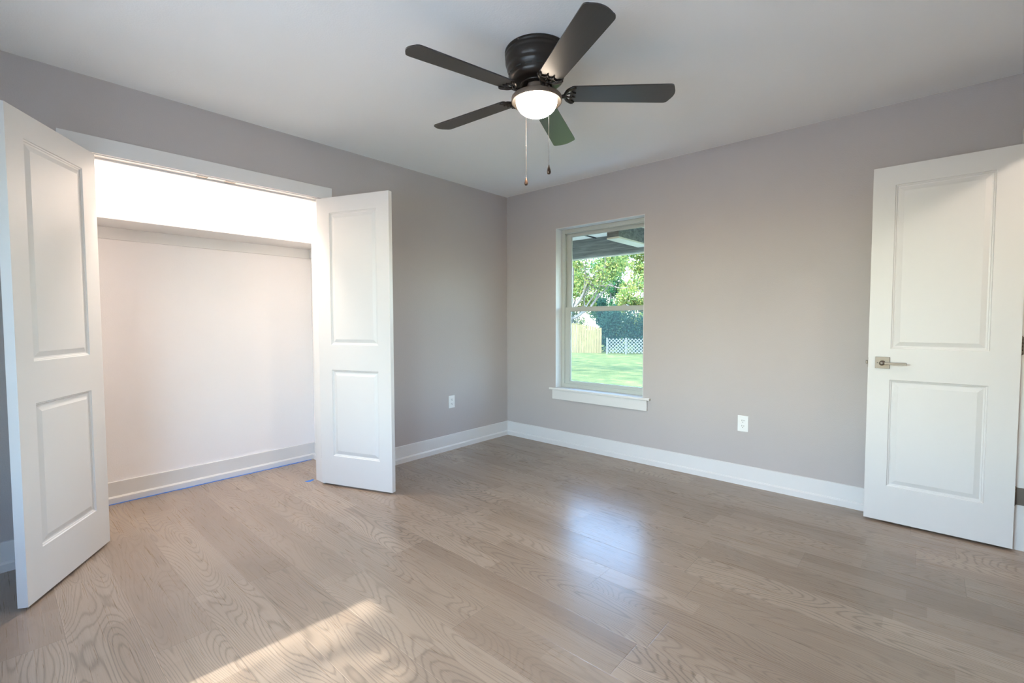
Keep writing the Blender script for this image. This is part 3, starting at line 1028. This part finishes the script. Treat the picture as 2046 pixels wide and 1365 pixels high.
# ------------------------------------------------------------------ outdoors
def ground_z(x, y):
    d = min(max(0.0, y - 4.0), 26.0)
    return -0.25 - 0.035 * d + 0.02 * math.sin(x * 0.9) * math.cos(y * 0.7)
bm = bmesh.new()
nx, ny = 60, 60
vs = [[bm.verts.new((-60 + 90 * i / nx, 0.16 + 110 * (j / ny) ** 1.8, ground_z(-60 + 90 * i / nx, 0.16 + 110 * (j / ny) ** 1.8))) for j in range(ny + 1)] for i in range(nx + 1)]
for i in range(nx):
    for j in range(ny):
        fc = bm.faces.new((vs[i][j], vs[i + 1][j], vs[i + 1][j + 1], vs[i][j + 1]))
        fc.smooth = True
mb = MB(); mb.bm.free(); mb.bm = bm
tag(mb.build('ground', M['grass']), 'sunlit mown lawn behind the house', 'lawn', kind='structure')
tag(MB().box(-9, 9, -16, -D - 0.15, -0.6, -0.3).build('ground_bounce', M['reflector']), 'pale concrete drive added out of view to light the ceiling', 'reflector', kind='structure')  # unseen; made pale to bounce sunlight up onto the ceiling

# eave over the window
struct(MB().box(-9, 5.2, 0.16, 1.3, -0.32, -0.14, 0.004).build('patio_slab', M['concrete']), 'pale concrete strip along the wall outside the window', 'patio')
pb = empty('roof_eave', (0.0, 0.75, 1.864))
tag(pb, 'house eave with rough wooden fascia board above the window', 'eave')
MB().box(-6.0, 5.2, 0.0, 0.038, 0.0, 0.196, 0.003).build('fascia_board', M['beam'], pb)
MB().box(-6.0, 5.2, 0.039, 0.075, -0.011, 0.016, 0.002).build('drip_edge', M['soffit'], pb)
MB().box(-6.0, 5.2, -0.608, 0.075, 0.197, 0.215).build('soffit', M['soffit'], pb)
MB().box(0.593, 0.603, -0.608, -0.001, 0.186, 0.1968).build('seam_batten', M['slot'], pb)
MB().box(1.084, 1.199, -0.608, -0.001, 0.058, 0.1968).build('rafter', M['beam'], pb)
MB().box(1.081, 1.202, -0.608, -0.001, 0.041, 0.0575, 0.0015).build('rafter_trim', M['soffit'], pb)

# cedar fence: a run of boards facing the house
random.seed(11)
def board_run(name, p0, p1, top0, top1, bot, mat, label, cat, bw=0.14, gap=0.022):
    root = empty(name, (p0[0], p0[1], bot))
    tag(root, label, cat)
    v = Vector((p1[0] - p0[0], p1[1] - p0[1], 0))
    n = int(v.length / (bw + gap))
    d = v.normalized()
    ang = math.atan2(d.y, d.x)
    m = MB()
    for i in range(n):
        s = i * (bw + gap)
        tp = top0 + (top1 - top0) * i / max(1, n - 1) + random.uniform(-0.012, 0.012)
        t = bmesh.new()
        bmesh.ops.create_cube(t, size=1.0)
        t.transform(Matrix.Rotation(ang, 4, 'Z') @ Matrix.Translation((s + bw / 2, 0, (tp - bot) / 2)) @ Matrix.Diagonal((bw, 0.018, tp - bot, 1)))
        m.join(t)
    m.build('fence_boards', mat, root)
    for fz in (0.3, 0.75):
        t = bmesh.new()
        bmesh.ops.create_cube(t, size=1.0)
        L_ = n * (bw + gap)
        t.transform(Matrix.Rotation(ang, 4, 'Z') @ Matrix.Translation((L_ / 2, 0.032, (top1 - bot) * fz)) @ Matrix.Diagonal((L_, 0.04, 0.09, 1)))
        q = MB(); q.join(t); q.build('fence_rail', mat, root)
    return root
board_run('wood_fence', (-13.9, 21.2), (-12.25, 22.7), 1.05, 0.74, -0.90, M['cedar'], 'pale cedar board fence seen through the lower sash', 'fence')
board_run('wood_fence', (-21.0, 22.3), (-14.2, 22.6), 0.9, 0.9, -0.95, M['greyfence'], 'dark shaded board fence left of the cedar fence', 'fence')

# lattice fence in the shade right of the cedar boards
lat = empty('lattice_fence', (-11.6, 22.0, -0.9))
tag(lat, 'shaded fence with diamond lattice panels right of the cedar fence', 'fence')
ang = math.atan2(1.5, 2.4)
def rot_join(m, sx, sy, sz, cx, cy, cz, tilt=0.0):
    t = bmesh.new()
    bmesh.ops.create_cube(t, size=1.0)
    t.transform(Matrix.Rotation(ang, 4, 'Z') @ Matrix.Translation((cx, cy, cz)) @ Matrix.Rotation(tilt, 4, 'Y') @ Matrix.Diagonal((sx, sy, sz, 1)))
    m.join(t)
for k in range(4):
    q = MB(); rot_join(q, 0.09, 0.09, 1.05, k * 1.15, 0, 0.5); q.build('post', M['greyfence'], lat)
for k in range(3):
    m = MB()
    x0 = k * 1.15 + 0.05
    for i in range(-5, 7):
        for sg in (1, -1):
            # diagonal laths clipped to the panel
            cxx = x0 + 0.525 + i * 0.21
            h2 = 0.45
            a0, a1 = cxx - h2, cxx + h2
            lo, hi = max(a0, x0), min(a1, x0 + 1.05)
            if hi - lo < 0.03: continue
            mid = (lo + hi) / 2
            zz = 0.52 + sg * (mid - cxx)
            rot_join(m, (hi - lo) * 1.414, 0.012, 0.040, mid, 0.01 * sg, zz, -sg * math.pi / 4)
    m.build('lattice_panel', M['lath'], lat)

# trees
def tree(name, label, base, trunk_pts, branches, clusters, nleaf, leaf, mat, seed, group=None, cat='tree'):
    rnd = random.Random(seed)
    root = empty(name, base)
    tag(root, label, cat, group)
    m = MB()
    for pts, ra, rb in ([(trunk_pts[0], trunk_pts[1], trunk_pts[2])] if trunk_pts else []) + branches:
        n = len(pts)
        m.tube(pts, [ra + (rb - ra) * i / (n - 1) for i in range(n)], 7)
    if trunk_pts:
        m.build('trunk', M['bark'], root)
    else:
        m.bm.free()
    verts, faces = [], []
    tot = sum(c[3] for c in clusters)
    for (c, rx, rz, wgt) in clusters:
        cnt = int(nleaf * wgt / tot)
        for _ in range(cnt):
            u = Vector((rnd.gauss(0, 1), rnd.gauss(0, 1), rnd.gauss(0, 1))).normalized() * (rnd.random() ** 0.45)
            p = Vector(c) + Vector((u.x * rx, u.y * rx, u.z * rz))
            nrm = Vector((rnd.gauss(0, 1), rnd.gauss(0, 1), rnd.gauss(0.4, 1))).normalized()
            a = nrm.orthogonal().normalized()
            a = (a * math.cos(rnd.random() * 6.28) + nrm.cross(a) * math.sin(rnd.random() * 6.28)).normalized()
            b_ = nrm.cross(a)
            l = leaf * rnd.uniform(0.6, 1.3)
            w_ = l * 0.5
            i0 = len(verts)
            verts += [tuple(p - a * l * 0.5), tuple(p + b_ * w_ * 0.5 + nrm * l * 0.06), tuple(p + a * l * 0.5), tuple(p - b_ * w_ * 0.5 + nrm * l * 0.06)]
            faces.append((i0, i0 + 1, i0 + 2, i0 + 3))
    me = bpy.data.meshes.new('foliage')
    me.from_pydata(verts, [], faces)
    me.materials.append(mat)
    o = bpy.data.objects.new('foliage', me)
    COL.objects.link(o)
    o.parent = root
    return root

def grow(rnd, p, d, length, rad, depth, out, tips):
    pts = [Vector(p)]
    n = 5
    dd = Vector(d).normalized()
    for i in range(n):
        dd = (dd + Vector((rnd.gauss(0, 0.14), rnd.gauss(0, 0.14), rnd.gauss(0.05, 0.10)))).normalized()
        pts.append(pts[-1] + dd * length / n)
    out.append((pts, rad, rad * 0.55))
    if depth == 0:
        tips.append(pts[-1]); tips.append(pts[-3])
        return
    for k in range(rnd.choice((2, 3))):
        s = pts[rnd.randint(2, n)]
        nd = (dd + Vector((rnd.gauss(0, 0.55), rnd.gauss(0, 0.55), rnd.gauss(0.1, 0.35)))).normalized()
        grow(rnd, s, nd, length * rnd.uniform(0.6, 0.8), rad * 0.55, depth - 1, out, tips)

# open branchy tree near the left of the view
rnd = random.Random(3)
br, tips = [], []
grow(rnd, (0, 0, 0), (0.10, 0.05, 1), 2.1, 0.10, 0, [], [])
trunk = ([Vector((0, 0, 0)), Vector((0.05, 0, 0.7)), Vector((0.16, 0.05, 1.5)), Vector((0.30, 0.1, 2.2))], 0.11, 0.08)
for d in ((0.6, 0.5, 0.8), (0.2, 0.1, 1.0), (-0.5, -0.3, 0.9), (0.9, 0.8, 0.45), (0.35, 0.35, 1.0)):
    grow(rnd, (0.22, 0.08, 1.6 + rnd.random() * 0.5), d, 1.35, 0.05, 2, br, tips)
tree('branchy_tree', 'open grey-branched tree with sparse yellow green leaves on the lawn', (-5.25, 8.3, -0.45), trunk, br,
     [(t, 0.40, 0.34, 1) for t in tips], 7800, 0.085, M['leaf_y'], 21)

def bushy(name, label, base, h0, h1, rad, nleaf, leaf, mat, seed, group, ncl=16):
    rnd = random.Random(seed)
    trunk = ([Vector((0, 0, 0)), Vector((0.1, 0.05, h0 * 0.6)), Vector((0.05, 0.1, h0 + 0.4)), Vector((0.15, 0, (h0 + h1) / 2))], 0.16, 0.06)
    cl, brs = [], []
    for _ in range(ncl):
        a = rnd.random() * 6.28
        q = rnd.random() ** 0.5 * rad
        z = rnd.uniform(h0, h1)
        sq = 1.0 - 0.5 * abs((z - h0) / (h1 - h0) - 0.45)
        c = Vector((q * math.cos(a) * sq, q * math.sin(a) * sq, z))
        cl.append((c, rad * 0.42, rad * 0.36, 1))
        brs.append(([Vector((0.1, 0.05, h0 * 0.7)), Vector((c.x * 0.5, c.y * 0.5, (h0 + c.z) / 2)), c], 0.05, 0.012))
    return tree(name, label, base, trunk, brs, cl, nleaf, leaf, mat, seed + 100, group)
G_ = 'trees behind the fences'
bushy('leafy_tree', 'yellow green tree rising behind the cedar fence', (-17.2, 26.0, -1.1), 1.2, 7.2, 2.0, 15000, 0.21, M['leaf_y'], 33, G_, 32)
bushy('leafy_tree', 'deep green tree in the middle of the window view', (-16.6, 30.9, -1.1), 0.9, 8.0, 2.0, 16000, 0.22, M['leaf_g'], 34, G_, 32)
bushy('leafy_tree', 'bright green tree on the right of the window view', (-12.6, 28.6, -1.1), 0.9, 7.6, 1.8, 16000, 0.21, M['leaf_y'], 31, G_, 34)
bushy('tall_shrub', 'dark green shrub filling the gap behind the cedar fence', (-13.3, 24.9, -1.0), 0.5, 3.6, 0.85, 6000, 0.17, M['leaf_d'], 37, None, 20)
bushy('leafy_tree', 'unseen tree added left of the branchy tree to shade the lawn', (-8.6, 7.2, -0.45), 1.8, 5.2, 1.5, 7000, 0.16, M['leaf_g'], 36, G_, 26)  # out of view, put in for its shade on the lawn
# ivy hedge behind the lattice
rnd = random.Random(8)
tree('ivy_hedge', 'dark ivy hedge covering the fence above the lattice', (-10.0, 24.1, -0.95), None, [],
     [(Vector((-2.4 + 0.42 * i, -0.9 + 0.27 * i, 1.6 + rnd.uniform(-0.3, 0.3))), 0.5, 1.35, 1) for i in range(14)], 13000, 0.16, M['leaf_d'], 44, None, 'hedge')
# tree on the side behind the viewer that dapples the sun on the floor
rnd = random.Random(52)
cl_ = []
for k in range(165):
    x = rnd.uniform(-1.06, 2.1)
    dense = x > -0.75
    if not dense and rnd.random() < 0.15:
        continue
    cl_.append((Vector((x, rnd.uniform(-0.6, 0.6), rnd.uniform(4.1, 6.4))), rnd.uniform(0.22, 0.36) if dense else rnd.uniform(0.09, 0.19), 0.22, 1.6 if dense else 1.0))
for k in range(16):
    cl_.append((Vector((rnd.uniform(-1.13, -0.72), rnd.uniform(-0.5, 0.5), rnd.uniform(5.1, 6.2))), rnd.uniform(0.07, 0.14), 0.13, 0.8))
br_ = [([Vector((0, 0, 2.2)), Vector((c[0].x * 0.5, c[0].y * 0.5, (2.6 + c[0].z) / 2)), c[0]], 0.035, 0.008) for c in cl_[::2]]
tree('garden_tree', 'leafy tree outside the window behind the viewer', (2.55, -7.7, -0.3),
     ([Vector((0, 0, 0)), Vector((0.05, 0, 1.2)), Vector((0, 0, 2.4)), Vector((0.1, 0, 4.2))], 0.14, 0.05), br_, cl_, 14000, 0.10, M['leaf_g'], 152)
